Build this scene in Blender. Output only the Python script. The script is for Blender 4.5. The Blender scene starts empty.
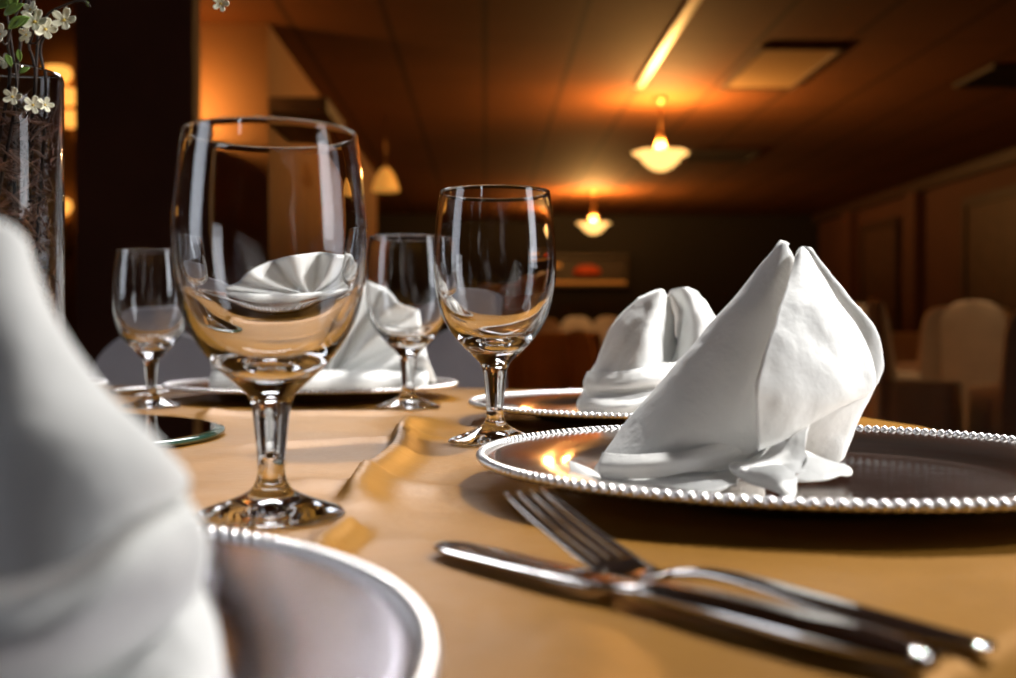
import bpy, bmesh, math, random
from mathutils import Vector, Matrix, noise
random.seed(7)
C = bpy.context.scene.collection
SC = bpy.context.scene
PI = math.pi
T = 0.76            # height of the table top
EYE = 0.848         # height of the camera
F = 1100.0          # focal length in pixels of the 1016 px wide frame
HY = 325.0          # pixel row of the horizon
YAW = math.radians(1.2)   # the room's long axis points a little left of the view axis

# ------------------------------------------------------------------ camera, world, main lights
cam_d = bpy.data.cameras.new('camera'); cam = bpy.data.objects.new('camera', cam_d); C.objects.link(cam)
cam.location = (0, 0, EYE)
cam.rotation_euler = (math.radians(90) - math.atan((339 - HY) / F), 0, 0)
cam_d.sensor_width = 36.0; cam_d.lens = F / 1016 * 36.0
cam_d.clip_start = 0.02; cam_d.clip_end = 100
cam_d.dof.use_dof = True; cam_d.dof.focus_distance = 0.70; cam_d.dof.aperture_fstop = 6.3
SC.camera = cam
w = bpy.data.worlds.new('world'); SC.world = w; w.use_nodes = True
w.node_tree.nodes['Background'].inputs[0].default_value = (0.9, 0.75, 0.6, 1)
w.node_tree.nodes['Background'].inputs[1].default_value = 0.01
vs = SC.view_settings
vs.view_transform = 'Standard'; vs.look = 'None'; vs.exposure = 0.0; vs.gamma = 1.0; vs.use_curve_mapping = False
SC.cycles.max_bounces = 20; SC.cycles.transmission_bounces = 18; SC.cycles.glossy_bounces = 8
SC.cycles.diffuse_bounces = 4; SC.cycles.sample_clamp_indirect = 6.0

def aim(o, target):
    d = Vector(target) - Vector(o.location)
    o.rotation_euler = d.to_track_quat('-Z', 'Y').to_euler()

def lamp(name, kind, loc, target, energy, color, **kw):
    l = bpy.data.lights.new(name, kind); l.energy = energy; l.color = color
    for k, v in kw.items(): setattr(l, k, v)
    o = bpy.data.objects.new(name, l); C.objects.link(o); o.location = loc
    if target: aim(o, target)
    return o
# neutral spotlight under the ceiling, to the right of the table
lamp('spotlight_right', 'SPOT', (2.0, 0.35, 2.3), (0.30, 0.90, T), 235, (1.0, 0.98, 0.95), spot_size=math.radians(40), spot_blend=0.9, shadow_soft_size=0.07)
lamp('downlight', 'SPOT', (1.10, 1.55, 2.7), (0.08, 0.90, T), 420, (1.0, 0.96, 0.91), spot_size=math.radians(42), spot_blend=0.9, shadow_soft_size=0.07)
# unseen area light added ahead of the table to whiten the near plate rim
lamp('plate_rim_fill', 'AREA', (-0.75, 3.7, 2.70), (-0.2, 0.4, T), 6.5, (0.97, 0.96, 1.0), shape='RECTANGLE', size=1.2, size_y=1.0, spread=math.radians(60))
# daylight: unseen spot added behind the photographer as weak frontal fill
lamp('cool_front_fill', 'SPOT', (-1.3, -1.6, 2.3), (-0.2, 1.0, T), 5, (0.86, 0.92, 1.0), spot_size=math.radians(50), spot_blend=0.8, shadow_soft_size=0.1)
# unseen area lights added on both sides for bright streaks in the glass
lamp('glass_streak_fill_left', 'AREA', (-3.0, 0.2, 1.55), (0, 0.75, 1.0), 3.6, (0.85, 0.90, 1.0), shape='RECTANGLE', size=1.0, size_y=1.5, spread=math.radians(90))
lamp('glass_streak_fill_right', 'AREA', (3.2, 0.1, 1.65), (0, 0.75, 1.0), 5.5, (0.92, 0.94, 1.0), shape='RECTANGLE', size=0.9, size_y=1.5, spread=math.radians(90))

# ------------------------------------------------------------------ helpers
def W(px, py, d):
    """photo pixel at a distance d along the view -> world point"""
    return Vector(((px - 508) / F * d, d, EYE + (HY - py) / F * d))

def room(x, y, z=0):
    c, s = math.cos(YAW), math.sin(YAW)
    return Vector((x * c - y * s, x * s + y * c, z))

def tag(o, label=None, cat=None, group=None, kind=None):
    if label: o['label'] = label
    if cat: o['category'] = cat
    if group: o['group'] = group
    if kind: o['kind'] = kind
    return o

def empty(name, loc=(0, 0, 0), rz=0.0):
    o = bpy.data.objects.new(name, None); C.objects.link(o)
    o.location = loc; o.rotation_euler = (0, 0, rz); o.empty_display_size = 0.02
    return o

def mesh_obj(name, verts, faces, mat, parent=None, smooth=True):
    me = bpy.data.meshes.new(name)
    me.from_pydata([tuple(v) for v in verts], [], faces)
    me.validate(); me.update()
    if smooth:
        for p in me.polygons: p.use_smooth = True
    o = bpy.data.objects.new(name, me); C.objects.link(o)
    if mat: me.materials.append(mat)
    if parent: o.parent = parent
    return o

class MB:
    def __init__(s): s.v = []; s.f = []
    def add(s, vs_, fs_):
        b = len(s.v); s.v += [tuple(x) for x in vs_]; s.f += [tuple(b + i for i in f) for f in fs_]
    def box(s, lo, hi, M=None):
        x0, y0, z0 = lo; x1, y1, z1 = hi
        vs_ = [Vector(p) for p in ((x0,y0,z0),(x1,y0,z0),(x1,y1,z0),(x0,y1,z0),(x0,y0,z1),(x1,y0,z1),(x1,y1,z1),(x0,y1,z1))]
        if M: vs_ = [M @ p for p in vs_]
        s.add(vs_, [(3,2,1,0),(4,5,6,7),(0,1,5,4),(1,2,6,5),(2,3,7,6),(3,0,4,7)])
    def grid(s, P, close_u=False, close_v=False):
        n, m = len(P), len(P[0]); vs_ = [p for r in P for p in r]; fs_ = []
        for i in range(n if close_u else n - 1):
            for j in range(m if close_v else m - 1):
                i2, j2 = (i + 1) % n, (j + 1) % m
                fs_.append((i*m + j, i*m + j2, i2*m + j2, i2*m + j))
        s.add(vs_, fs_)
    def lathe(s, prof, n=64, M=None, lobes=None):
        P = []
        for r, z in prof:
            row = []
            for k in range(n):
                a = 2 * PI * k / n
                rr = r if lobes is None else lobes(r, z, a)
                p = Vector((rr * math.cos(a), rr * math.sin(a), z))
                row.append(M @ p if M else p)
            P.append(row)
        s.grid(P, close_v=True)
    def tube(s, pts, rad, n=10, cap=True):
        pts = [Vector(p) for p in pts]; P = []
        up = Vector((0, 0, 1)); prev = None
        for i, p in enumerate(pts):
            t = (pts[min(i + 1, len(pts) - 1)] - pts[max(i - 1, 0)]).normalized()
            if prev is None:
                a = t.cross(up)
                if a.length < 1e-3: a = t.cross(Vector((1, 0, 0)))
            else:
                a = prev - t * prev.dot(t)
            a.normalize(); prev = a; b = t.cross(a)
            r = rad[i] if isinstance(rad, (list, tuple)) else rad
            P.append([p + (a * math.cos(2*PI*k/n) + b * math.sin(2*PI*k/n)) * r for k in range(n)])
        base = len(s.v)
        s.grid(P, close_v=True)
        if cap:
            s.f.append(tuple(base + k for k in range(n))[::-1])
            s.f.append(tuple(base + (len(P) - 1) * n + k for k in range(n)))
    def sphere(s, c, r, nu=10, nv=6, sc=(1, 1, 1)):
        c = Vector(c); P = []
        for i in range(nv + 1):
            t = PI * i / nv
            rr = max(math.sin(t), 1e-4)
            P.append([c + Vector((r*sc[0]*rr*math.cos(2*PI*k/nu), r*sc[1]*rr*math.sin(2*PI*k/nu), -r*sc[2]*math.cos(t))) for k in range(nu)])
        s.grid(P, close_v=True)
    def build(s, name, mat, parent=None, smooth=True):
        return mesh_obj(name, s.v, s.f, mat, parent, smooth)

def fix_normals(o):
    bm = bmesh.new(); bm.from_mesh(o.data)
    bmesh.ops.recalc_face_normals(bm, faces=bm.faces); bm.to_mesh(o.data); bm.free()
    return o

def bevel(o, wd, seg=2):
    m = o.modifiers.new('bevel', 'BEVEL'); m.width = wd; m.segments = seg; m.limit_method = 'ANGLE'
    return o

def copy_tree(o, parent=None):
    c = o.copy(); C.objects.link(c)
    if parent: c.parent = parent
    for ch in [x for x in C.objects if x.parent == o]: copy_tree(ch, c)
    return c

def cr(p0, p1, p2, p3, t):
    return 0.5 * ((2*p1) + (p2 - p0)*t + (2*p0 - 5*p1 + 4*p2 - p3)*t*t + (3*p1 - p0 - 3*p2 + p3)*t**3)

def spline(pts, n):
    pts = [Vector(p) for p in pts]; out = []
    N = len(pts)
    for i in range(n):
        u = i / (n - 1) * (N - 1); k = min(int(u), N - 2); t = u - k
        g = lambda j: pts[j] if 0 <= j < N else (2*pts[0] - pts[1] if j < 0 else 2*pts[-1] - pts[-2])
        out.append(cr(g(k-1), g(k), g(k+1), g(k+2), t))
    return out

def patch(ctrl, nu, nv):
    """smooth surface through a grid of control points"""
    rows = [spline(r, nv) for r in ctrl]
    cols = [spline([rows[i][j] for i in range(len(rows))], nu) for j in range(nv)]
    return [[cols[j][i] for j in range(nv)] for i in range(nu)]

# ------------------------------------------------------------------ materials
def new_mat(name):
    m = bpy.data.materials.new(name); m.use_nodes = True
    nt = m.node_tree
    return m, nt, nt.nodes['Principled BSDF']

def pmat(name, col, rough=0.5, metal=0.0, sheen=0.0, noise_scale=0, noise_amt=0.0, bump=0.0, bump_scale=200, spec=0.5, trans=0.0, ior=1.5, emit=None, estr=0.0, sss=0.0):
    m, nt, b = new_mat(name)
    b.inputs['Base Color'].default_value = (*col, 1)
    b.inputs['Roughness'].default_value = rough
    b.inputs['Metallic'].default_value = metal
    b.inputs['Specular IOR Level'].default_value = spec
    b.inputs['Transmission Weight'].default_value = trans
    b.inputs['IOR'].default_value = ior
    if sheen:
        b.inputs['Sheen Weight'].default_value = sheen; b.inputs['Sheen Roughness'].default_value = 0.4
    if emit:
        b.inputs['Emission Color'].default_value = (*emit, 1); b.inputs['Emission Strength'].default_value = estr
    tc = nt.nodes.new('ShaderNodeTexCoord')
    if noise_scale:
        n = nt.nodes.new('ShaderNodeTexNoise'); n.inputs['Scale'].default_value = noise_scale; n.inputs['Detail'].default_value = 4
        nt.links.new(tc.outputs['Object'], n.inputs['Vector'])
        r = nt.nodes.new('ShaderNodeValToRGB')
        r.color_ramp.elements[0].position = 0.3; r.color_ramp.elements[1].position = 0.7
        r.color_ramp.elements[0].color = (*[c * (1 - noise_amt) for c in col], 1)
        r.color_ramp.elements[1].color = (*[min(1, c * (1 + noise_amt)) for c in col], 1)
        nt.links.new(n.outputs['Fac'], r.inputs['Fac']); nt.links.new(r.outputs['Color'], b.inputs['Base Color'])
    if bump:
        n2 = nt.nodes.new('ShaderNodeTexNoise'); n2.inputs['Scale'].default_value = bump_scale; n2.inputs['Detail'].default_value = 3
        nt.links.new(tc.outputs['Object'], n2.inputs['Vector'])
        bp = nt.nodes.new('ShaderNodeBump'); bp.inputs['Strength'].default_value = bump; bp.inputs['Distance'].default_value = 0.002
        nt.links.new(n2.outputs['Fac'], bp.inputs['Height']); nt.links.new(bp.outputs['Normal'], b.inputs['Normal'])
    return m

M = {}
M['cloth'] = pmat('gold_satin', (0.265, 0.124, 0.019), rough=0.42, noise_scale=14, noise_amt=0.10, bump=0.25, bump_scale=90, spec=0.12, metal=0.3)
M['napkin'] = pmat('white_linen', (0.80, 0.81, 0.80), rough=0.85, bump=0.45, bump_scale=110, spec=0.2)
M['silver'] = pmat('silver_plate', (0.82, 0.76, 0.71), rough=0.14, metal=1.0, bump=0.10, bump_scale=22)
M['silver_grey_glare'] = pmat('silver_plate_grey_glare', (0.74, 0.71, 0.75), rough=0.21, metal=1.0, bump=0.12, bump_scale=26)  # same silver, made greyer and rougher to stand in for pale reflected light
M['bead'] = pmat('silver_beads', (0.92, 0.91, 0.92), rough=0.32, metal=1.0)
M['steel'] = pmat('cutlery_steel', (0.60, 0.57, 0.54), rough=0.10, metal=1.0, bump=0.05, bump_scale=60)
M['mirror'] = pmat('mirror_face', (0.80, 0.82, 0.80), rough=0.02, metal=1.0)
M['mirror_edge'] = pmat('green_glass_edge', (0.015, 0.05, 0.035), rough=0.06, spec=0.9)
def glass_mat(name, col, ior):
    m = bpy.data.materials.new(name); m.use_nodes = True; nt = m.node_tree; nt.nodes.clear()
    o = nt.nodes.new('ShaderNodeOutputMaterial'); g = nt.nodes.new('ShaderNodeBsdfGlass')
    g.inputs['Color'].default_value = (*col, 1); g.inputs['Roughness'].default_value = 0.0; g.inputs['IOR'].default_value = ior
    nt.links.new(g.outputs[0], o.inputs[0]); return m
M['glass'] = glass_mat('clear_glass', (0.985, 0.985, 0.985), 1.5)
M['vase_glass'] = glass_mat('vase_glass', (0.96, 0.96, 0.96), 1.45)
M['twig'] = pmat('dark_twig', (0.022, 0.013, 0.009), rough=0.8, noise_scale=80, noise_amt=0.4)
M['leaf'] = pmat('green_leaf', (0.16, 0.27, 0.05), rough=0.5, noise_scale=60, noise_amt=0.3)
M['petal'] = pmat('cream_petal', (0.82, 0.80, 0.62), rough=0.6)
M['pistil'] = pmat('yellow_flower_centre', (0.75, 0.55, 0.12), rough=0.7)
M['shred'] = pmat('dried_bark', (0.10, 0.036, 0.016), rough=0.45, noise_scale=40, noise_amt=0.55)
M['chair_cover'] = pmat('white_chair_cover', (0.74, 0.73, 0.78), rough=0.9, noise_scale=5, noise_amt=0.06, bump=0.2, bump_scale=12)
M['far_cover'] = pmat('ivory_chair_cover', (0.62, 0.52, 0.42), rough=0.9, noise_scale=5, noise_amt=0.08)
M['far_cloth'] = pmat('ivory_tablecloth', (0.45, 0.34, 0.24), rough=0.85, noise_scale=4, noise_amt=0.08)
M['carpet'] = pmat('brown_carpet', (0.24, 0.13, 0.07), rough=0.95, noise_scale=9, noise_amt=0.3)
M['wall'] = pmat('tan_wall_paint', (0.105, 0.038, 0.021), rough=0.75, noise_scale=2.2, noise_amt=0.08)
M['partition'] = pmat('wall_paint_lit_tone', (0.30, 0.15, 0.065), rough=0.75, noise_scale=2.2, noise_amt=0.08)  # wall paint lightened so the sconce-lit patch comes out bright
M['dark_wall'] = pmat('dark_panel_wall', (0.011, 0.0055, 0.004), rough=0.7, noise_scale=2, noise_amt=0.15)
M['pillar'] = pmat('dark_brown_pillar', (0.13, 0.05, 0.03), rough=0.7, noise_scale=3, noise_amt=0.15)
M['trim'] = pmat('dark_wood_trim', (0.06, 0.03, 0.018), rough=0.5, noise_scale=12, noise_amt=0.25)
M['door'] = pmat('dark_wood_door', (0.09, 0.045, 0.03), rough=0.5, noise_scale=10, noise_amt=0.25)
M['panel'] = pmat('cream_light_diffuser', (0.40, 0.26, 0.13), rough=0.5)
M['panel_frame'] = pmat('dark_fixture_frame', (0.10, 0.06, 0.04), rough=0.5)
M['vent'] = pmat('dark_vent_metal', (0.03, 0.02, 0.018), rough=0.5)
M['rail'] = pmat('lamplit_bar_pale', (0.50, 0.34, 0.20), rough=0.45)  # pale colour stands for lamplight raking along a ceiling T-bar
M['brass'] = pmat('aged_brass', (0.28, 0.15, 0.06), rough=0.35, metal=0.9)
M['shade'] = pmat('amber_alabaster_glass', (0.8, 0.5, 0.2), rough=0.4, emit=(1.0, 0.55, 0.16), estr=2.1, noise_scale=9, noise_amt=0.3)
M['bulb'] = pmat('glowing_bulb', (1, 0.8, 0.5), emit=(1.0, 0.72, 0.34), estr=14)
M['cone'] = pmat('amber_cone_glass', (0.7, 0.4, 0.1), emit=(1.0, 0.42, 0.07), estr=0.5)
M['amber'] = pmat('amber_lamp_glass', (0.8, 0.4, 0.1), emit=(1.0, 0.42, 0.07), estr=1.6)
M['amber_strip'] = pmat('amber_strip_light', (0.8, 0.4, 0.1), emit=(1.0, 0.35, 0.05), estr=0.13)
M['red_neon'] = pmat('red_neon_light', (0.8, 0.1, 0.02), emit=(1.0, 0.10, 0.01), estr=0.07)

def ceiling_mat():
    m, nt, b = new_mat('tiled_ceiling')
    L = nt.links.new; N = nt.nodes.new
    tc = N('ShaderNodeTexCoord'); sp = N('ShaderNodeSeparateXYZ'); L(tc.outputs['Object'], sp.inputs[0])
    def lines(sock, period, width):
        a = N('ShaderNodeMath'); a.operation = 'PINGPONG'; a.inputs[1].default_value = period / 2; L(sock, a.inputs[0])
        c = N('ShaderNodeMath'); c.operation = 'LESS_THAN'; c.inputs[1].default_value = width; L(a.outputs[0], c.inputs[0])
        return c.outputs[0]
    lx = lines(sp.outputs['X'], 0.61, 0.022); ly = lines(sp.outputs['Y'], 1.22, 0.008)
    mx = N('ShaderNodeMath'); mx.operation = 'MAXIMUM'; L(lx, mx.inputs[0]); L(ly, mx.inputs[1])
    n = N('ShaderNodeTexNoise'); n.inputs['Scale'].default_value = 1.3; L(tc.outputs['Object'], n.inputs['Vector'])
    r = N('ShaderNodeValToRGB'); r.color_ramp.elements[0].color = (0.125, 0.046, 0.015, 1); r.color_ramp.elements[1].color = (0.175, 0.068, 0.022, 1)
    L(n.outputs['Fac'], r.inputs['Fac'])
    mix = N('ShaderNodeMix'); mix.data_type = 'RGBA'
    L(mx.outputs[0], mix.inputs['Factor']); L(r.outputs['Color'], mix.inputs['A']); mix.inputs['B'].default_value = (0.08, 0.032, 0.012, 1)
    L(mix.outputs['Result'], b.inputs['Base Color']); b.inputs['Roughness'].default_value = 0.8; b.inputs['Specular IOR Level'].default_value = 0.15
    return m
M['ceiling'] = ceiling_mat()

# ------------------------------------------------------------------ the room
CH = 2.75
def struct(name, mb, mat, smooth=False):
    o = mb.build(name, mat, None, smooth); o.rotation_euler = (0, 0, YAW); o['kind'] = 'structure'
    return o
XR, XL, YF, YB = 5.8, -6.0, 19.0, -4.0
b = MB(); b.box((XL - .2, YB - .2, -.1), (XR + .2, YF + .2, 0)); struct('floor', b, M['carpet'])
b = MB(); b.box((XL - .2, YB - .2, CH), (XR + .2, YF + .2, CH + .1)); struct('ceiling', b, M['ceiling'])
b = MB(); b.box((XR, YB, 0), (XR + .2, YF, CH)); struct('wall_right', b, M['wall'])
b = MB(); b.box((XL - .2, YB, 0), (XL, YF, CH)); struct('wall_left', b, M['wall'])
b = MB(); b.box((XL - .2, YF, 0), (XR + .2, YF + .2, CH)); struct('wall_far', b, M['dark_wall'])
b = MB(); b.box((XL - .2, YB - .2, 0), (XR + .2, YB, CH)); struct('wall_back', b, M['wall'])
# partition block on the left: its front faces the camera, its right side recedes
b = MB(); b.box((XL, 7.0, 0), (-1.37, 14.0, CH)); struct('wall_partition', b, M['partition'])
b = MB(); b.box((-1.40, 3.8, 0), (-1.0, 3.9, CH)); o = struct('trim_1', b, M['pillar'])
# dark soffit sticking out beside the partition corner
b = MB(); b.box((-1.37, 7.0, 2.20), (-1.0, 7.9, 2.29)); struct('trim_2', b, M['trim'])
# dark cornice along the right wall
b = MB(); b.box((XR - .12, YB, CH - .14), (XR, YF, CH)); struct('trim_3', b, M['trim'])
# pilasters
for i, y in enumerate((11.0, 14.4, 17.0)):
    b = MB(); b.box((XR - .14, y, 0), (XR, y + .35, CH - .14)); struct('trim_%d' % (4 + i), b, M['wall'])
b = MB(); b.box((-2.32, 6.55, 0), (-2.16, 7.0, CH)); struct('trim_7', b, M['pillar'])  # unseen slab added to keep sconce light off the wall farther left
# doors in the right wall
for i, y in enumerate((11.7, 15.3)):
    r = empty('door_%d' % (i + 1), room(XR, y)); r.rotation_euler.z = YAW; r['kind'] = 'structure'
    b = MB(); b.box((-.05, 0, 0), (0, 1.3, 2.25)); b.build('door_leaf', M['door'], r, False)
    b = MB(); b.box((-.08, -.1, 0), (0, 0, 2.36)); b.box((-.08, 1.3, 0), (0, 1.4, 2.36)); b.box((-.08, 0, 2.25), (0, 1.3, 2.36))
    b.build('door_frame', M['trim'], r, False)
    b = MB(); b.sphere((-.1, .1, 1.0), .035); b.tube([(-.05, .1, 1.0), (-.1, .1, 1.0)], .012); b.build('door_knob', M['brass'], r)

# ceiling fittings
def ceil_panel(name, x0, x1, y0, y1, label, cat, lit=True):
    r = empty(name, room((x0+x1)/2, (y0+y1)/2, CH)); r.rotation_euler.z = YAW
    a, c = (x1-x0)/2, (y1-y0)/2
    tag(r, label, cat)
    b = MB(); wd = .035
    b.box((-a, -c, -.03), (a, -c+wd, 0)); b.box((-a, c-wd, -.03), (a, c, 0)); b.box((-a, -c+wd, -.03), (-a+wd, c-wd, 0)); b.box((a-wd, -c+wd, -.03), (a, c-wd, 0))
    b.build('frame', M['panel_frame'] if lit else M['vent'], r, False)
    if lit:
        b = MB(); b.box((-a+wd, -c+wd, -.02), (a-wd, c-wd, 0)); b.build('diffuser', M['panel'], r, False)
    else:
        b = MB(); k = 9
        for i in range(k):
            y = -c + wd + (2*c - 2*wd) * (i + .5) / k
            b.box((-a+wd, y-.012, -.022), (a-wd, y+.012, -.004))
        b.box((-a+wd, -c+wd, -.003), (a-wd, c-wd, 0))
        b.build('louvre', M['vent'], r, False)
ceil_panel('ceiling_light_panel', 1.87, 2.45, 7.45, 8.75, 'unlit rectangular light panel in the ceiling right of the nearer pendant lamp', 'ceiling light')
ceil_panel('ceiling_vent', 3.70, 4.45, 7.95, 8.65, 'dark square air vent in the ceiling at the right edge of the photo', 'vent', False)
ceil_panel('ceiling_vent', 2.25, 3.0, 11.9, 12.6, 'dark air vent in the ceiling behind the nearer pendant lamp', 'vent', False)
b = MB(); b.box((1.18, 6.0, CH - .03), (1.25, 8.7, CH)); o = b.build('lamplit_t_bar', M['rail'], None, False); o.rotation_euler.z = YAW; bevel(o, .006)
tag(o, 'long ceiling T-bar coloured pale as if lamplit, running towards the nearer pendant lamp', 'ceiling T-bar')

# pendant lamps
def make_pendant(x, y, label):
    r = empty('pendant_lamp', room(x, y, CH)); tag(r, label, 'pendant lamp', 'pendant lamps along the ceiling')
    b = MB(); b.lathe([(0.001, -.05), (.02, -.048), (.055, -.03), (.07, -.008), (.07, 0)], 24); b.build('canopy', M['brass'], r)
    b = MB(); b.tube([(0, 0, -.04), (0, 0, -.30)], .009); b.lathe([(.009, -.26), (.022, -.28), (.026, -.30), (.02, -.32), (.009, -.34)], 16); b.build('rod', M['brass'], r)
    for k in range(3):
        a = 2*PI*k/3 + .4
        p = lambda q, z: (q*math.cos(a), q*math.sin(a), z)
        b = MB(); b.tube(spline([p(.012, -.29), p(.03, -.34), p(.055, -.39), p(.13, -.435), p(.2, -.445)], 14), .008); b.build('arm', M['brass'], r)
    prof = [(0.004, -.585), (.05, -.58), (.10, -.56), (.15, -.525), (.185, -.485), (.215, -.462), (.25, -.452), (.262, -.440), (.255, -.432), (.22, -.444), (.18, -.468), (.14, -.51), (.09, -.548), (.004, -.57)]
    b = MB(); b.lathe(prof, 80, lobes=lambda q, z, a: q * (1 + .07 * math.cos(8*a) * min(1, q/.15))); b.build('bowl_shade', M['shade'], r)
    b = MB(); b.sphere((0, 0, -.597), .018); b.build('finial', M['brass'], r)
    for k in range(3):
        a = 2*PI*k/3 + 1.4
        b = MB(); b.sphere((.07*math.cos(a), .07*math.sin(a), -.47), .03); b.build('bulb', M['bulb'], r)
    r.scale = (.85, .85, 1.05)
    return r
make_pendant(1.47, 9.2, 'nearer and larger glowing amber bowl pendant lamp hanging from the ceiling')
make_pendant(1.54, 15.6, 'farther and smaller glowing amber bowl pendant lamp above the plates')
WARM = (1.0, 0.50, 0.14)
for x, y, e in ((1.47, 9.2, 225), (1.54, 15.6, 250)):
    lamp('pendant_and_fill_light', 'POINT', room(x, y, CH - .41), None, e, WARM, shadow_soft_size=.06)
# unseen warm points without fittings, added out of frame as weak fill
for x, y, e in ((1.5, 2.8, 2), (-3.6, 2.0, 2), (5.0, 4.5, 1)):
    lamp('pendant_and_fill_light', 'POINT', room(x, y, CH - .5), None, e, WARM, shadow_soft_size=.15)

# unseen warm spot added to brighten the covered chairs and floor on the right
lamp('chair_fill_spot', 'SPOT', room(3.4, 7.2, 2.7), room(3.7, 8.6, 0), 60, (1.0, 0.62, 0.30), spot_size=math.radians(85), spot_blend=0.8, shadow_soft_size=.08)
lamp('chair_fill_spot', 'SPOT', room(1.3, 13.6, 2.7), room(1.3, 14.6, 0), 110, (1.0, 0.58, 0.24), spot_size=math.radians(80), spot_blend=0.8, shadow_soft_size=.08)  # second added spot, lifts the distant chairs out of the dark
# wall sconces on the partition
def sconce(x, z, n, label, e=0.0):
    r = empty('wall_sconce', room(x, 7.0, z)); r.rotation_euler.z = YAW; r.scale = (1.25, 1.0, 1.25); tag(r, label, 'wall lamp', 'sconces on the partition wall')
    b = MB(); b.box((-.05, -.02, -.12), (.05, 0, .12)); bevel(b.build('back_plate', M['brass'], r, False), .01)
    for k in range(n):
        dz = .10 - .11*k; dx = (-.02, .02, .045)[k] if n > 1 else 0
        b = MB(); b.tube(spline([(0, -.01, dz-.04), (dx*.5, -.07, dz-.07), (dx, -.1, dz-.035)], 8), .007); b.build('arm', M['brass'], r)
        s_ = (1.0, .95, .62)[k]
        b = MB(); b.lathe([(.012, dz-.04), (.055*s_, dz-.03), (.075*s_, dz), (.068*s_, dz+.035), (.05*s_, dz+.045), (.001, dz+.046)], 24, Matrix.Translation((dx, -.1, 0))); b.build('lamp_shade', M['amber'], r)
    if e: lamp('sconce_light', 'POINT', room(x, 6.86, z + .16), None, e, WARM, shadow_soft_size=.03)
sconce(-2.63, 2.27, 3, 'amber wall sconce with three stacked lights beside the dark pillar', .6)
sconce(-2.66, 1.45, 1, 'single amber wall lamp low on the wall left of the dark pillar')
lamp('sconce_light', 'POINT', room(-1.88, 6.72, 2.16), None, 19, WARM, shadow_soft_size=.05)
r = empty('wall_sconce', room(-1.88, 7.0, 2.05)); r.rotation_euler.z = YAW
tag(r, 'uplight wall sconce behind the dark pillar', 'wall lamp')
b = MB(); b.lathe([(.01, -.1), (.09, -.05), (.14, .03), (.15, .05), (.13, .05), (.08, -.03), (.01, -.07)], 28, Matrix.Translation((0, -.2, 0))); b.build('bowl', M['brass'], r)
b = MB(); b.box((-.05, -.02, -.12), (.05, 0, .06)); b.tube([(0, -.01, -.06), (0, -.2, -.08)], .012); b.build('bracket', M['brass'], r)
# cone lamp farther back
r = empty('cone_lamp', room(-.90, 10.0, CH)); tag(r, 'amber cone shaded lamp hanging far behind the largest goblet', 'pendant lamp')
b = MB(); b.tube([(0, 0, 0), (0, 0, -.5)], .008); b.build('cord', M['brass'], r)
b = MB(); b.lathe([(.03, -.48), (.05, -.50), (.09, -.57), (.125, -.68), (.12, -.69), (.08, -.58), (.03, -.50)], 32); b.build('lamp_shade', M['cone'], r)

# bar niche on the far wall
r = empty('bar_niche', room(1.95, YF, 1.55)); r.rotation_euler.z = YAW
tag(r, 'dim bar shelf with amber and red light on the far wall', 'shelf')
b = MB(); b.box((-.95, -.3, -.05), (.5, 0, 0)); b.build('shelf_board', M['trim'], r, False)
b = MB(); b.box((-.95, -.3, .45), (.5, 0, .5)); b.box((.46, -.3, 0), (.5, 0, .45)); b.box((-.95, -.02, 0), (.46, 0, .45)); b.build('cabinet', M['trim'], r, False)
b = MB(); b.box((-.95, -.29, .0), (.45, -.25, .05)); b.build('amber_strip', M['amber_strip'], r, False)
b = MB(); b.box((-.95, -.2, .28), (-.65, -.16, .36)); b.build('amber_lamp', M['amber_strip'], r, False)
b = MB(); b.tube(spline([(-.42, -.2, .20), (-.3, -.2, .24), (-.1, -.2, .24), (.02, -.2, .20)], 20), [.02 + .07*math.sin(PI*(.05+.9*i/19)) for i in range(20)]); b.build('neon_tube', M['red_neon'], r)

# ------------------------------------------------------------------ covered chairs and distant tables
def chair_meshes():
    # back: a rounded panel with thickness, seat with skirt to the floor
    def back(h=.98, w_=.215, zb=.42):
        b = MB(); rows = []
        n = 26
        outline = []
        for i in range(n + 1):
            t = i / n
            a = PI * (1 - t)
            ca, sa = math.cos(a), math.sin(a)
            outline.append((w_ * math.copysign(abs(ca) ** .75, ca), h - .20 + .20 * abs(sa) ** .8))
        pts = [(-w_ * .98, 0.0), (-w_, zb)] + outline + [(w_, zb), (w_ * .98, 0.0)]
        front, rear = [], []
        for (x, z) in pts:
            lean = .16 * max(0, z - .42) ; fold = .006 * math.sin(x * 60) if z < .3 else 0
            front.append(Vector((x, lean + fold, z))); rear.append(Vector((x * 1.04, lean + .05 + fold, z * 1.005)))
        cx = [Vector((p.x * .02, p.y, p.z)) for p in front]
        def fill(edge, bulge):
            m = len(edge); half = m // 2; P = []
            for i in range(half + 1):
                l, r_ = edge[i], edge[m - 1 - i]
                P.append([l.lerp(r_, q / 10) + Vector((0, bulge * math.sin(PI * q / 10), 0)) for q in range(11)])
            return P
        b.grid(fill(front, -.012)); b.grid(fill(rear, .02)); b.grid([front, rear])
        return b
    def skirt():
        b = MB(); prof = []
        P = []; n = 72
        for k, (s_, z) in enumerate(((.02, .475), (.6, .475), (.93, .47), (1.0, .45), (1.01, .3), (1.03, .1), (1.05, 0.0))):
            row = []
            for i in range(n):
                a = 2 * PI * i / n
                sx = math.copysign(abs(math.cos(a)) ** .35, math.cos(a)) * .22 * s_
                sy = math.copysign(abs(math.sin(a)) ** .35, math.sin(a)) * .21 * s_
                f = 1 + (.03 * math.sin(a * 18) * (k - 3) / 3 if k > 3 else 0)
                row.append(Vector((sx * f, -.2 + sy * f, z)))
            P.append(row)
        b.grid(P, close_v=True)
        return b
    return back(), skirt()
bk, sk = chair_meshes()
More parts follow.
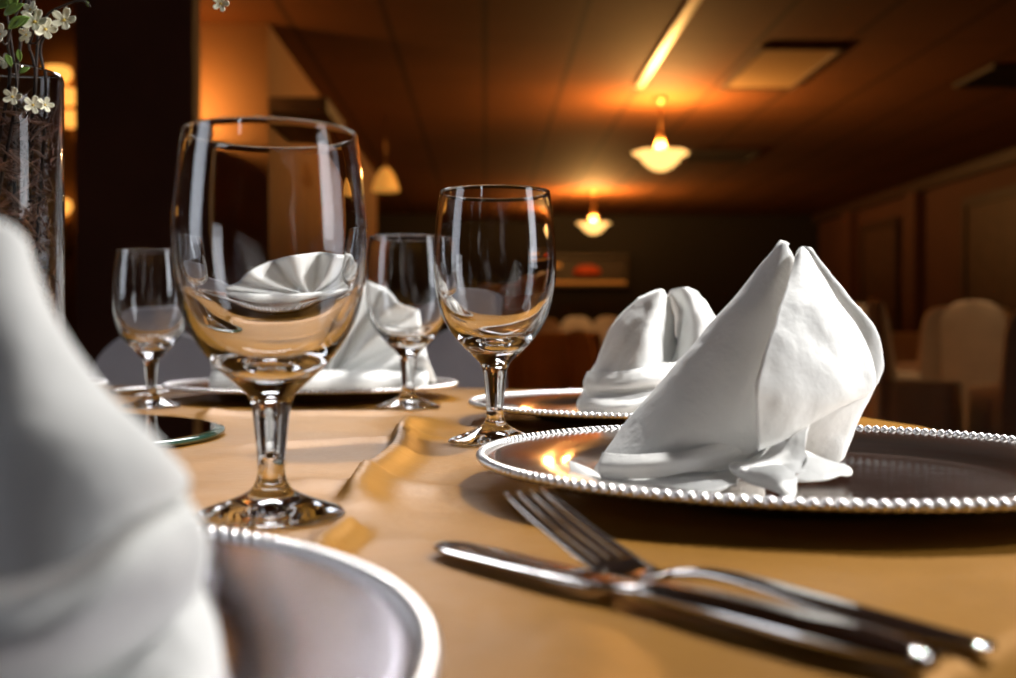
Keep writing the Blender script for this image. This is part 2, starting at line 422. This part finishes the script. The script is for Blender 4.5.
def make_chair(mat, name='covered_chair'):
    r = empty(name); 
    o = fix_normals(bk.build('back_cover', mat, r)); 
    o2 = fix_normals(sk.build('seat_cover', mat, r))
    return r
near_proto = make_chair(M['chair_cover'])
near_proto.location = W(150, 0, 2.05).to_2d().to_3d(); near_proto.rotation_euler.z = math.radians(8); near_proto.scale = (.62, .8, .838/.985)
tag(near_proto, 'chair in a smooth grey white cover behind the leftmost small goblet', 'chair', 'chairs at the gold table')
c2 = copy_tree(near_proto); c2.location = W(448, 0, 2.02).to_2d().to_3d(); c2.rotation_euler.z = math.radians(-14); c2.scale = (.40, .8, .845/.985)
tag(c2, 'chair in a creased grey white cover between the two middle goblets', 'chair', 'chairs at the gold table')
far_proto = None
far = [(893, 7.2, 60, 'covered chair seen side on just right of the large standing napkin', 1.02),
       (868, 8.8, 20, 'covered chair half hidden behind the right edge of the large standing napkin', 1.02),
       (975, 8.2, 150, 'covered chair with its broad back towards us near the right edge', 1.03),
       (1032, 6.8, 185, 'covered chair cut by the right edge of the photo, nearest of the far chairs', .98),
       (935, 10.3, 200, 'dim covered chair in the second row near the right wall', 1.02),
       (990, 10.8, 160, 'dim covered chair below the nearer door in the right wall', 1.03),
       (577, 14.9, 175, 'distant covered chair below the farther pendant lamp', .96),
       (606, 15.6, 190, 'distant covered chair just left of the rear standing napkin', .97),
       (548, 16.5, 160, 'distant covered chair seen beside the rim of the middle goblet', .95),
       (588, 11.6, 120, 'covered chair turned sideways beside the distant table', .80)]
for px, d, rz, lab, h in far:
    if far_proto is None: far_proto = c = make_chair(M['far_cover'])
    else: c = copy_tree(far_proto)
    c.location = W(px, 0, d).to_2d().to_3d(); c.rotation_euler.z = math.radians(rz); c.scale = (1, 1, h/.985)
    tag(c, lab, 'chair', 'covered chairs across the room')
def table_mesh():
    b = MB(); P = []; n = 120
    for k, (rr, z) in enumerate(((.01, .765), (.5, .765), (.74, .765), (.765, .755), (.775, .70), (.79, .4), (.81, .0))):
        row = []
        for i in range(n):
            a = 2*PI*i/n; f = 1 + (.022 * math.sin(a*24 + math.sin(a*5)) * (k-3)/3 if k > 3 else 0)
            row.append(Vector((rr*f*math.cos(a), rr*f*math.sin(a), z)))
        P.append(row)
    b.grid(P, close_v=True); return b
tp = None
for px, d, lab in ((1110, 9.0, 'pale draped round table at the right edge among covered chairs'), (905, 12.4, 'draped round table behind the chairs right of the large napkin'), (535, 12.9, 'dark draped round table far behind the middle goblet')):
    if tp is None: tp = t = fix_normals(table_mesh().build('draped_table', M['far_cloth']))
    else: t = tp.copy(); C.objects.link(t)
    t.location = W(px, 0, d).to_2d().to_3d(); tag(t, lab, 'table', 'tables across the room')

# ------------------------------------------------------------------ the table and its cloth
TC = Vector((-.40, .85)); TR = .765
def seg_ridge(x, y, A, B, h, s1, s2=None):
    """smooth fold along A-B; s1, s2: widths on its left and right"""
    ax, ay = A; bx, by = B; dx, dy = bx-ax, by-ay; L2 = dx*dx + dy*dy
    t = ((x-ax)*dx + (y-ay)*dy) / L2
    if t < -.15 or t > 1.15: return 0
    side = (dx*(y-ay) - dy*(x-ax)) / math.sqrt(L2)
    side += .004*math.sin(t*9)
    e = min(1, max(0, (t+.15)/.3)) * min(1, max(0, (1.15-t)/.3)); e = e*e*(3-2*e)
    s = s1 if side > 0 else (s2 or s1)
    return h * e * math.exp(-(side/s)**2)
FOLDS = [((-.085, .99), (-.075, .50), .011, .014, .0035), ((-.078, .53), (-.062, .39), .009, .004, .012),
         ((-.20, .80), (-.02, .86), .0035, .006, .016), ((-.34, 1.05), (-.10, 1.10), .004, .01, .02),
         ((-.46, 1.12), (-.33, 1.22), .006, .006, .015), ((-.02, .95), (.10, 1.12), .004, .008, .02),
         ((-.25, .93), (-.30, 1.1), .004, .008, .016), ((.02, .36), (.20, .24), .002, .02, .03), ((-.12, .62), (-.02, .58), .003, .012, .02)]
FLAT = [(.158, .602, .115), (.139, 1.02, .11), (-.236, 1.335, .11), (-.190, .226, .11), (-.66, 1.30, .11), (-.40, .85, .18), (-.1083, .503, .034), (-.0097, .818, .034), (-.1055, 1.16, .034), (-.3797, 1.17, .03),
        (.112, .29, .03), (.08, .33, .03), (.05, .36, .03), (.02, .39, .03), (-.01, .41, .02), (.06, .40, .02), (.115, .31, .02)]
def cloth_h(x, y):
    z = .0012 * noise.noise(Vector((x*9, y*9, 0))) + .0006 * noise.noise(Vector((x*26, y*26, 3)))
    for f in FOLDS: z += seg_ridge(x, y, *f)
    q = 1.0
    for cx, cy, rr in FLAT:
        dd = math.hypot(x-cx, y-cy); t = min(1, max(0, (dd - rr) / .035)); q = min(q, t*t*(3-2*t))
    return z * q
P = []; n = 720
radii = [.0005] + [TR * i / 170 for i in range(1, 171)]
for rr in radii:
    row = []
    for i in range(n):
        a = 2*PI*i/n; x, y = TC.x + rr*math.cos(a), TC.y + rr*math.sin(a)
        row.append(Vector((x, y, T + cloth_h(x, y))))
    P.append(row)
for k, (dr, z) in enumerate(((.008, T-.003), (.014, T-.01), (.018, T-.03), (.022, T-.1), (.03, T-.3), (.045, .3), (.06, 0.001))):
    row = []
    for i in range(n):
        a = 2*PI*i/n; f = .018 * max(0, k-2)/4 * math.sin(a*22 + 1.3*math.sin(a*6))
        rr = TR + dr + f
        row.append(Vector((TC.x + rr*math.cos(a), TC.y + rr*math.sin(a), z)))
    P.append(row)
b = MB(); b.grid(P, close_v=True)
cloth = fix_normals(b.build('tablecloth', M['cloth']))
tag(cloth, 'gold satin tablecloth with pinched creases covering the round table in front', 'tablecloth')

# ------------------------------------------------------------------ charger plates
PR = .165
def make_charger(label, mat=None):
    r = empty('charger_plate'); tag(r, label, 'plate', 'silver charger plates on the gold table')
    prof = [(.0005, .0060), (.06, .0060), (.104, .0062), (.110, .0068), (.116, .0095), (.124, .0122), (.140, .0142), (.156, .0158), (.1595, .0160),
            (.1605, .0150), (.1580, .0138), (.140, .0120), (.124, .0100), (.115, .0070), (.108, .0025), (.100, .0012), (.0005, .0012)]
    b = MB(); b.lathe(prof, 160); fix_normals(b.build('plate', mat or M['silver'], r))
    b = MB(); N = 200
    for k in range(N):
        a = 2*PI*k/N; b.sphere((.1622*math.cos(a), .1622*math.sin(a), .0160), .0027, 8, 6)
    ring = []
    for k in range(N):
        a = 2*PI*k/N; ring.append([Vector(((.1618 + .0019*math.cos(q)) * math.cos(a), (.1618 + .0019*math.cos(q)) * math.sin(a), .0152 + .0015*math.sin(q))) for q in [2*PI*j/8 for j in range(8)]])
    b.grid(ring, close_u=True, close_v=True)
    b.build('beaded_rim', M['bead'], r)
    return r
PLATES = {'front': (.158, .602), 'rear': (.139, 1.02), 'back': (-.236, 1.335), 'near': (-.190, .226), 'left': (-.66, 1.30)}
labs = {'front': 'silver charger plate with beaded rim under the large standing napkin on the right',
        'rear': 'silver charger plate with beaded rim under the rear standing napkin behind the front plate',
        'back': 'silver charger plate under the fan folded napkin across the table',
        'near': 'blurred silver charger plate in the bottom left foreground nearest the camera',
        'left': 'silver charger plate at far left behind the flower vase'}
p0 = None
for k, (x, y) in PLATES.items():
    if p0 is None: p0 = p = make_charger(labs[k])
    elif k == 'near': p = make_charger(labs[k], M['silver_grey_glare'])
    else: p = copy_tree(p0)
    p.location = (x, y, T + .001); p['label'] = labs[k]
    if k in ('front', 'near'): p.scale = (1.065, 1.065, 1)

# ------------------------------------------------------------------ goblets
S_ = .000356
def gz(y): return (612 - y) * S_
OUT = [(119, 72), (124, 105), (128, 145), (131.5, 190), (132.5, 230), (131, 265), (127, 295), (120, 325), (109, 352), (94, 377), (76, 399), (57, 418), (42, 432), (32, 443)]
STEM = [(32, 443), (28, 452), (25.5, 466), (23.5, 485), (20.5, 515), (18.5, 540), (19, 555), (22, 566)]
FOOT = [(22, 566), (28, 575), (40, 583), (58, 591), (78, 598), (95, 604), (101, 608), (102, 611), (98, 613), (60, 611.5), (20, 610), (.5, 609)]
IN = [(115.5, 72), (121, 105), (125.3, 145), (128.8, 190), (129.4, 228), (127, 262), (121.5, 293), (112, 321), (99, 346), (82, 368), (62, 385), (38, 396), (15, 401), (.5, 402)]
def fine(pts, n):
    return [(p.x, p.y) for p in spline([Vector((a * S_, gz(c), 0)) for a, c in pts], n)]
def make_goblet(label):
    r = empty('water_goblet'); tag(r, label, 'goblet', 'glass goblets on the gold table')
    out = fine(OUT, 50); inn = fine(IN, 50)
    rim = []
    (r1, z1), (r0, z0) = out[0], inn[0]
    for k in range(7):
        a = PI * k / 6; c = (r1 + r0) / 2; h = (r1 - r0) / 2
        rim.append((c - h*math.cos(a), z1 + h*math.sin(a)))
    b = MB(); b.lathe(inn[::-1] + rim[1:-1] + out, 96); b.build('bowl', M['glass'], r)
    b = MB(); b.lathe(fine(STEM, 26), 96); b.build('stem', M['glass'], r)
    b = MB(); b.lathe(fine(FOOT[:7], 24) + fine(FOOT[6:9], 8)[1:] + fine(FOOT[8:], 10)[1:], 96); b.build('foot', M['glass'], r)
    for o in C.objects:
        if o.parent == r: flip(o)
    return r
def flip(o):
    bm = bmesh.new(); bm.from_mesh(o.data); bm.normal_update()
    # faces of a lathe all share one sense: make the outermost side face outwards
    best = max(bm.faces, key=lambda f: f.calc_center_median().to_2d().length if abs(f.normal.z) < .5 else -1)
    c = best.calc_center_median()
    if best.normal.to_2d().dot(c.to_2d()) < 0: bmesh.ops.reverse_faces(bm, faces=bm.faces)
    bm.to_mesh(o.data); bm.free()
GOB = [(271, .503, .925, .905, 'largest looking clear glass goblet, nearest the camera on the left'),
       (495, .818, .965, .965, 'clear glass goblet in the middle, left of the front charger plate'),
       (408, 1.16, .95, .93, 'small looking clear glass goblet in front of the fan folded napkin'),
       (151, 1.17, .85, .86, 'leftmost clear glass goblet, beside the flower vase')]
g0 = None
for px, d, sr, sh, lab in GOB:
    if g0 is None: g0 = g = make_goblet(lab)
    else: g = copy_tree(g0)
    g['label'] = lab; p = W(px, 0, d); g.location = (p.x, p.y, T + .0012); g.scale = (sr, sr, sh)

# ------------------------------------------------------------------ napkins
def build_napkin(patches, name, label, dens=1.0, thick=.0016, amp=.0018):
    b = MB()
    for ctrl in patches:
        c3 = [[W(*p) for p in row] for row in ctrl]
        G = patch(c3, int(28*dens), int(28*dens))
        for row in G:
            for k, p in enumerate(row):
                row[k] = p + Vector((noise.noise(p*130), noise.noise(p*130 + Vector((5, 0, 0))), 0)) * amp * .3 + Vector((noise.noise(p*45), noise.noise(p*45 + Vector((9, 0, 0))), .5*noise.noise(p*45 + Vector((0, 9, 0))))) * amp
        b.grid(G)
    o = b.build(name, M['napkin'])
    lo = T + .0075
    for v in o.data.vertices:
        if v.co.z < lo: v.co.z = lo + .0004 * (1 + noise.noise(v.co * 80))
    m = o.modifiers.new('thickness', 'SOLIDIFY'); m.thickness = thick; m.offset = 0
    tag(o, label, 'napkin', 'white cloth napkins on the charger plates')
    return o
A = [[(789,243,.600),(783,241,.590),(786,244,.584),(791,252,.586),(797,262,.590)],
     [(752,297,.622),(732,300,.594),(749,312,.578),(772,318,.574),(790,320,.576)],
     [(706,355,.636),(681,360,.596),(702,376,.574),(742,384,.567),(776,386,.570)],
     [(662,414,.646),(631,418,.596),(653,436,.567),(712,438,.564),(770,436,.574)],
     [(632,459,.650),(595,470,.594),(612,480,.561),(690,479,.562),(762,474,.584)]]
B = [[(603,454,.562),(640,456,.553),(690,450,.555),(735,441,.572),(756,436,.590)],
     [(599,467,.556),(640,466,.545),(690,460,.548),(735,452,.567),(756,448,.588)],
     [(602,478,.556),(645,478,.546),(690,472,.549),(735,463,.569),(757,457,.590)]]
Cc = [[(600,474,.575),(650,474,.565),(700,473,.57),(748,468,.590)],
      [(603,480,.553),(655,480,.548),(705,478,.548),(742,470,.570)],
      [(612,483,.545),(660,487,.538),(705,492,.528),(738,484,.540)]]
D = [[(797,256,.582),(800,249,.582),(803,247,.585),(808,252,.592)],
     [(785,292,.558),(800,288,.560),(816,287,.567),(830,290,.582)],
     [(772,332,.540),(797,330,.545),(828,328,.557),(856,325,.580)],
     [(760,370,.530),(794,372,.536),(836,370,.551),(870,362,.578)],
     [(756,398,.529),(792,403,.534),(838,398,.549),(872,386,.576)],
     [(758,450,.545),(788,438,.545),(826,413,.558),(866,395,.580)]]
E = [[(798,250,.606),(805,246,.603),(811,249,.603),(808,254,.612)],
     [(812,290,.602),(831,289,.597),(844,292,.597),(838,294,.612)],
     [(835,328,.601),(858,326,.595),(874,330,.596),(866,334,.613)],
     [(846,364,.599),(870,363,.591),(883,362,.594),(874,366,.613)],
     [(846,392,.598),(868,391,.588),(878,384,.591),(870,384,.612)]]
Fp = [[(772,424,.566),(812,415,.562),(848,403,.570),(876,385,.586)],
      [(780,440,.580),(815,440,.578),(846,430,.582),(864,412,.592)],
      [(785,458,.590),(815,463,.584),(836,462,.584),(845,452,.594)]]
G_ = [[(751,456,.592),(780,438,.577),(800,424,.566),(813,417,.562)],
      [(744,462,.575),(776,450,.563),(798,436,.554),(808,434,.551)],
      [(737,466,.562),(772,460,.551),(796,452,.546),(807,452,.546)],
      [(732,470,.552),(768,467,.543),(796,464,.541),(818,466,.548)],
      [(738,474,.546),(768,478,.528),(792,474,.530),(822,473,.540)]]
H = [[(732,464,.560),(755,464,.550),(776,464,.542),(795,466,.545)],
     [(731,468,.550),(756,472,.533),(778,475,.523),(796,475,.530)],
     [(738,474,.546),(760,481,.526),(779,488,.513),(795,487,.515)],
     [(748,480,.540),(768,490,.519),(784,498,.508),(793,498,.508)]]
I_ = [[(806,452,.551),(818,458,.550),(832,463,.556),(846,466,.566)],
      [(808,464,.541),(820,467,.542),(836,470,.550),(850,470,.560)],
      [(800,474,.534),(816,476,.535),(834,475,.543),(850,474,.556)],
      [(796,481,.528),(814,481,.531),(834,478,.540),(846,475,.553)]]
J = [[(568,461,.585),(576,464,.580),(590,470,.575)], [(573,473,.570),(582,472,.566),(598,476,.562)], [(582,486,.548),(592,482,.548),(604,482,.548)]]
build_napkin([A, B, Cc, D, E, Fp, G_, H, I_, J], 'napkin', 'large white cloth napkin standing folded to a peak on the front right plate', 1.15)

L_ = [[(640,297,1.00),(652,292,.99),(663,290,.985),(668,296,1.01)],
      [(612,328,1.01),(635,324,.975),(656,318,.968),(671,314,1.015)],
      [(596,362,1.02),(620,358,.968),(650,350,.955),(676,342,1.01)],
      [(585,388,1.02),(610,384,.965),(645,376,.95),(676,366,.99)],
      [(577,410,1.02),(605,415,.965),(645,417,.95),(676,413,.985)]]
R_ = [[(667,296,1.03),(673,289,1.0),(686,287,.99),(696,291,1.01)],
      [(671,314,1.04),(686,308,.985),(702,303,.985),(713,313,1.02)],
      [(675,342,1.02),(690,336,.968),(715,331,.975),(730,342,1.03)],
      [(668,374,.975),(690,372,.950),(720,370,.965),(745,378,1.03)],
      [(660,408,.955),(690,416,.945),(725,416,.960),(755,410,1.03)]]
B2 = [[(588,372,1.0),(620,372,.955),(655,366,.945),(678,362,.96)],
      [(584,384,.99),(618,386,.945),(655,380,.936),(678,376,.955)],
      [(588,394,1.0),(620,394,.957),(655,388,.947),(676,384,.965)]]
B3 = [[(580,396,.99),(612,398,.942),(645,394,.935),(668,390,.95)],
      [(577,405,.98),(610,408,.932),(648,404,.925),(672,400,.942)],
      [(580,412,.98),(615,416,.936),(648,415,.93),(672,411,.945)]]
build_napkin([L_, R_, B2, B3], 'napkin', 'white folded napkin standing on the rear plate, behind the large peaked napkin', 1.0, amp=.0028)

P1 = [[(-330,120,.275),(-200,160,.27),(-80,195,.26),(0,222,.25),(24,240,.255),(28,255,.275)],
      [(-340,280,.25),(-220,300,.25),(-100,300,.235),(0,300,.228),(45,308,.24),(55,325,.265)],
      [(-350,400,.24),(-220,400,.24),(-100,400,.225),(20,393,.215),(92,388,.23),(106,396,.255)],
      [(-350,500,.235),(-220,500,.235),(-100,490,.215),(50,468,.205),(150,452,.22),(178,468,.245)],
      [(-350,600,.23),(-220,600,.23),(-100,596,.21),(40,575,.2),(130,524,.212),(183,497,.238)]]
P2 = [[(-250,590,.245),(-100,585,.228),(50,575,.222),(135,525,.228),(186,500,.245)],
      [(-250,660,.205),(-100,655,.197),(45,622,.192),(130,552,.205),(194,514,.232)],
      [(-250,690,.213),(-100,690,.205),(60,655,.200),(150,590,.212),(205,545,.238)],
      [(-250,730,.235),(-100,725,.228),(60,690,.224),(150,640,.232),(198,592,.247)]]
P3 = [[(-200,690,.24),(-50,680,.234),(80,660,.230),(165,612,.238),(200,585,.252)],
      [(-200,760,.225),(-50,750,.22),(95,720,.220),(180,670,.230),(214,625,.246)],
      [(-200,800,.2),(-50,790,.2),(100,770,.207),(190,720,.219),(222,690,.238)]]
build_napkin([P1, P2, P3], 'napkin', 'very blurred white napkin filling the bottom left foreground', 1.1, amp=.0006)

def fan_napkin(cx, cy, Rr, label, rz=0.0):
    b = MB(); n_p = 6; P = []
    for i in range(15):
        q = .12 + .88 * i / 14; row = []
        for j in range(n_p * 8 + 1):
            t = j / (n_p * 8); a = PI * (1 - t) * .96 + .03
            tri = abs(((t * n_p) % 1.0) - .5) * 2 - .5
            tri = math.sin(tri * 2.6) * .55
            rad = Rr * q * (1 + .03 * tri)
            row.append(Vector((rad*math.cos(a), 0.055 * tri * q + .03 * (1 - q), rad*math.sin(a) + .002)))
        P.append(row)
    b.grid(P)
    # the band of folds at its foot
    F2 = [[Vector((x, y + .004*math.sin(x*90), z)) for x in [Rr * (-.95 + 1.9 * k / 24) for k in range(25)]] for y, z in ((-.025, .001), (-.032, .012), (-.022, .022), (-.005, .024), (.02, .012))]
    b.grid(F2)
    o = b.build('napkin', M['napkin']); o.location = (cx, cy, T + .0085); o.rotation_euler.z = rz
    m = o.modifiers.new('thickness', 'SOLIDIFY'); m.thickness = .0016; m.offset = 0
    tag(o, label, 'napkin', 'white cloth napkins on the charger plates')
fan_napkin(-.226, 1.335, .136, 'white napkin pleated into a fan on the plate across the table', .05)
fan_napkin(-.665, 1.31, .10, 'white napkin on the far left plate, mostly hidden behind the flower vase', .5)

# ------------------------------------------------------------------ cutlery
def bar_along(path, widths, thicks, side=None, crown=.35):
    """flattened bar through path points with width and thickness at each"""
    P = []
    for i, p in enumerate(path):
        t = (path[min(i+1, len(path)-1)] - path[max(i-1, 0)]).normalized()
        s = t.cross(Vector((0, 0, 1))).normalized(); u = s.cross(t).normalized()
        w_, th = widths[i]/2, thicks[i]/2; row = []
        for k in range(16):
            a = 2*PI*k/16; ca, sa = math.cos(a), math.sin(a)
            row.append(p + s * (w_ * math.copysign(abs(ca)**.7, ca)) + u * (th * math.copysign(abs(sa)**.8, sa)))
        P.append(row)
    return P
def lerp_list(vals, n):
    return [p.x for p in spline([Vector((v, 0, 0)) for v in vals], n)]
def closed_bar(b, P):
    base = len(b.v); b.grid(P, close_v=True); m = len(P[0])
    b.f.append(tuple(base + k for k in range(m))[::-1]); b.f.append(tuple(base + (len(P)-1)*m + k for k in range(m)))
def make_fork(label):
    # local frame: handle end at origin, tines towards +X
    r = empty('fork'); tag(r, label, 'fork')
    V = Vector
    hp = spline([V((0, 0, .0022)), V((.025, 0, .0028)), V((.05, 0, .0048)), V((.072, 0, .0068)), V((.090, 0, .0070)), V((.106, 0, .0046))], 40)
    b = MB(); closed_bar(b, bar_along(hp, lerp_list([.008, .0150, .0140, .0090, .0062, .0075], 40), lerp_list([.0022, .0034, .0032, .0034, .0038, .0028], 40)))
    fix_normals(b.build('handle', M['steel'], r))
    b = MB()
    hp2 = spline([V((.102, 0, .0054)), V((.110, 0, .0030)), V((.120, 0, .0022)), V((.131, 0, .0050))], 18)
    closed_bar(b, bar_along(hp2, lerp_list([.007, .016, .0235, .0245], 18), lerp_list([.003, .0026, .0024, .0022], 18)))
    for k in range(4):
        y = (-1.5 + k) * .0066
        tp_ = spline([V((.124, y, .0030)), V((.132, y, .0054)), V((.148, y * .98, .0120)), V((.162, y*.97, .0185)), V((.175, y*.95, .0250))], 16)
        closed_bar(b, bar_along(tp_, lerp_list([.0040, .0044, .0042, .0036, .0018], 16), lerp_list([.0012, .0022, .0022, .002, .0012], 16)))
    fix_normals(b.build('tines', M['steel'], r))
    return r
def make_knife(label):
    r = empty('knife'); tag(r, label, 'knife')
    V = Vector
    hp = spline([V((0, 0, .0045)), V((.03, 0, .0048)), V((.06, 0, .005)), V((.088, 0, .005)), V((.098, 0, .005))], 36)
    b = MB(); closed_bar(b, bar_along(hp, lerp_list([.011, .019, .0175, .0135, .013], 36), lerp_list([.006, .0085, .008, .007, .006], 36)))
    fix_normals(b.build('handle', M['steel'], r))
    hp = spline([V((.096, 0, .005)), V((.106, 0, .0045)), V((.125, .001, .004)), V((.16, .001, .0035)), V((.19, .0005, .0032)), V((.206, -.001, .003)), V((.213, -.003, .003))], 40)
    b = MB(); closed_bar(b, bar_along(hp, lerp_list([.012, .0145, .0195, .0205, .020, .015, .003], 40), lerp_list([.005, .0035, .003, .0026, .0024, .002, .0012], 40)))
    fix_normals(b.build('blade', M['steel'], r))
    return r
def lay(o, a, bpt):
    a, bpt = Vector(a), Vector(bpt); o.location = (a.x, a.y, T + .0005); o.rotation_euler.z = math.atan2(bpt.y-a.y, bpt.x-a.x)
fk = make_fork('steel fork with its four tines pointing under the front right plate rim')
lay(fk, (.128, .290), (.003, .418))
kn = make_knife('steel table knife lying nearest the camera beside the fork')
lay(kn, (.104, .270), (-.026, .424)); kn.scale = (.955, 1, 1)
k2 = copy_tree(kn); lay(k2, (-.49, 1.36), (-.40, 1.52)); k2['label'] = 'small looking knife on the far side of the table beside the leftmost goblet'
f2 = copy_tree(fk); lay(f2, (-.455, 1.33), (-.36, 1.50)); f2['label'] = 'small looking fork on the far side of the table left of the fan napkin plate'

# ------------------------------------------------------------------ mirror, vase and flowers
VC = (-.40, .85)
r = empty('round_mirror', (VC[0], VC[1], T + .0015)); tag(r, 'round table mirror lying flat under the flower vase', 'mirror')
b = MB(); b.lathe([(.0005, .0045), (.10, .0045), (.168, .0045)], 120); b.build('mirror_face', M['mirror'], r)
b = MB(); b.lathe([(.168, .0045), (.1745, .0038), (.176, .0025), (.175, .0), (.0005, 0)], 120); b.build('bevelled_edge', M['mirror_edge'], r)
VR, VH = .054, .275
vz = T + .0065
b = MB(); b.lathe([(.0005, .008), (VR-.004, .008), (VR-.0016, .011), (VR-.0016, VH-.002), (VR-.0013, VH), (VR-.0006, VH), (VR, VH-.002), (VR, .002), (VR-.002, 0), (.0005, 0)], 96)
v = fix_normals(b.build('glass_vase', M['vase_glass'])); v.location = (VC[0], VC[1], vz)
tag(v, 'tall clear glass cylinder vase filled with dark bark at the left edge', 'vase')
# shredded bark inside
b = MB(); rnd = random.Random(3)
for k in range(1500):
    a = rnd.uniform(0, 2*PI); rr = (VR-.0055) * math.sqrt(rnd.uniform(.25, 1)); z = rnd.uniform(.016, .235) if k > 120 else rnd.uniform(.22, .25)
    c = Vector((rr*math.cos(a), rr*math.sin(a), z)); ln = rnd.uniform(.008, .020)
    dv = Vector((-math.sin(a), math.cos(a), rnd.uniform(-1.2, 1.2))).normalized()
    nrm = Vector((math.cos(a), math.sin(a), 0)); sd = dv.cross(nrm).normalized(); wd = rnd.uniform(.0005, .0017); bend = rnd.uniform(-.006, .002)
    rows = []
    for i in range(6):
        t = i/5*2 - 1; p = c + dv*ln*.5*t*1.6 + nrm*bend*(1-t*t)
        q = max(.08, 1 - t*t)*wd
        row = [p - sd*q, p + nrm*.0008, p + sd*q]
        for j in range(3):
            h = row[j].to_2d()
            if h.length > VR - .003: h = h * ((VR-.003)/h.length); row[j] = Vector((h.x, h.y, row[j].z))
        rows.append(row)
    b.grid(rows)
o = b.build('bark_filling', M['shred']); o.location = (VC[0], VC[1], vz); tag(o, 'dark brown curled bark shreds packed inside the glass vase', 'bark filling', kind='stuff')

def blossom(parent, p, nrm, size):
    size *= .78
    nrm = Vector(nrm).normalized(); q = nrm.to_track_quat('Z', 'Y'); b = MB()
    for k in range(5):
        a = 2*PI*k/5; P = []
        for i in range(9):
            t = i/8; rad = size*(.10 + .90*t); wd = size*.31*math.sqrt(max(0, 1 - ((t - .62)/(.62 if t < .62 else .40))**2))*(.9 + .1*t) + size*.02
            z = size*(.05 + .28*t*t)
            P.append([p + q @ (Matrix.Rotation(a, 3, 'Z') @ Vector((rad, s*wd, z + abs(s)*size*.09))) for s in (-1, -.5, 0, .5, 1)])
        b.grid(P)
    o = b.build('blossom', M['petal'], parent); m = o.modifiers.new('thickness', 'SOLIDIFY'); m.thickness = .0004
    b = MB(); b.sphere(p + nrm*size*.1, size*.17, 8, 5); b.build('flower_centre', M['pistil'], o)
def leaf(parent, p, dv, ln):
    ln *= .75
    dv = Vector(dv).normalized(); s = dv.cross(Vector((.2, -1, .3))).normalized(); u = s.cross(dv); P = []
    for i in range(8):
        t = i/7; wd = ln*.24*math.sin(PI*min(.98, .04 + t*.96))
        P.append([p + dv*ln*t + s*wd*k + u*(abs(k)*wd*.4 - ln*.15*t*t) for k in (-1, -.5, 0, .5, 1)])
    o = MB(); o.grid(P); o = o.build('leaf', M['leaf'], parent); m = o.modifiers.new('thickness', 'SOLIDIFY'); m.thickness = .0004
def branch(label, pts, blos, leaves):
    r = empty('flower_branch'); tag(r, label, 'flower branch', 'branches standing in the vase')
    P = spline([Vector(p) for p in pts], 26)
    b = MB(); b.tube(P, [.0014 - .0007*i/25 for i in range(26)], 7)
    stem = b.build('stem', M['twig'], r)
    tw = MB()
    for (p, nrm, sz) in blos:
        p = Vector(p); k = min(range(26), key=lambda i: (P[i]-p).length + .02*max(0, P[i].z - p.z)); a = P[max(0, k-1)]
        if (a-p).length > .002: tw.tube(spline([a, a.lerp(p, .5) + Vector((0, 0, -.004)), p], 8), .0007, 5)
        blossom(r, p, nrm, sz)
    if tw.v: tw.build('twig', M['twig'], r)
    for (p, dv, ln) in leaves: leaf(r, Vector(p), dv, ln)
base = lambda dx, dy: (VC[0]+dx, VC[1]+dy, vz + .06)
branch('flowering branch with two white blossoms just above the vase rim', [base(.02, -.02), W(35, 100, .84), W(30, 40, .83), W(33, -30, .84), W(30, -90, .85)],
       [(W(37, 24, .815), (.1, -1, .4), .0125), (W(47, 31, .82), (.4, -1, .2), .011), (W(33, 12, .825), (-.3, -1, .5), .009), (W(29, 36, .82), (-.4, -1, -.1), .0085)], [])
branch('thin flowering branch ending in the white blossom right of the vase rim', [base(.03, 0), W(46, 110, .85), W(42, 48, .85), W(58, 28, .84), W(66, 22, .835)],
       [(W(66, 22, .83), (.1, -1, .25), .012)], [])
branch('leafy branch with green leaves at the top left corner', [base(-.01, -.03), W(8, 100, .82), W(10, 40, .81), W(24, 0, .81), W(40, -60, .81)],
       [(W(2, 36, .80), (-.2, -1, .2), .010)], [(W(10, 30, .80), (1, 0, .8), .022), (W(6, 16, .80), (.9, -.2, .5), .022), (W(14, 12, .80), (.2, -.2, 1), .02), (W(18, 28, .80), (.7, 0, .6), .016), (W(-5, 8, .80), (1, 0, .3), .022), (W(20, 50, .81), (.1, 0, -1), .012), (W(8, 55, .81), (.5, -.3, -1), .014)])
branch('dark branch with pale blossoms held inside the vase mouth', [base(.0, -.035), W(14, 120, .82), W(18, 90, .82), W(14, 50, .83), W(2, -30, .84)],
       [(W(14, 98, .81), (.2, -1, .2), .009), (W(34, 106, .815), (.5, -1, .1), .009), (W(6, 64, .815), (0, -1, .3), .009), (W(46, 106, .83), (.6, -.8, .2), .008)], [(W(20, 74, .815), (.5, 0, .3), .012)])
branch('long branch arching over the table with one white blossom at its tip', [base(.01, .02), W(20, 60, .87), W(60, -90, .87), W(140, -130, .86), W(205, -60, .855), W(221, 0, .85)],
       [(W(222, 5, .848), (.1, -1, -.1), .0085)], [])
branch('bare thin twig reaching right above the vase', [base(.02, .01), W(38, 60, .86), W(46, 20, .86), W(68, 6, .86), W(84, 2, .86), W(92, 8, .86)], [], [(W(88, 2, .86), (.3, 0, -1), .006)])
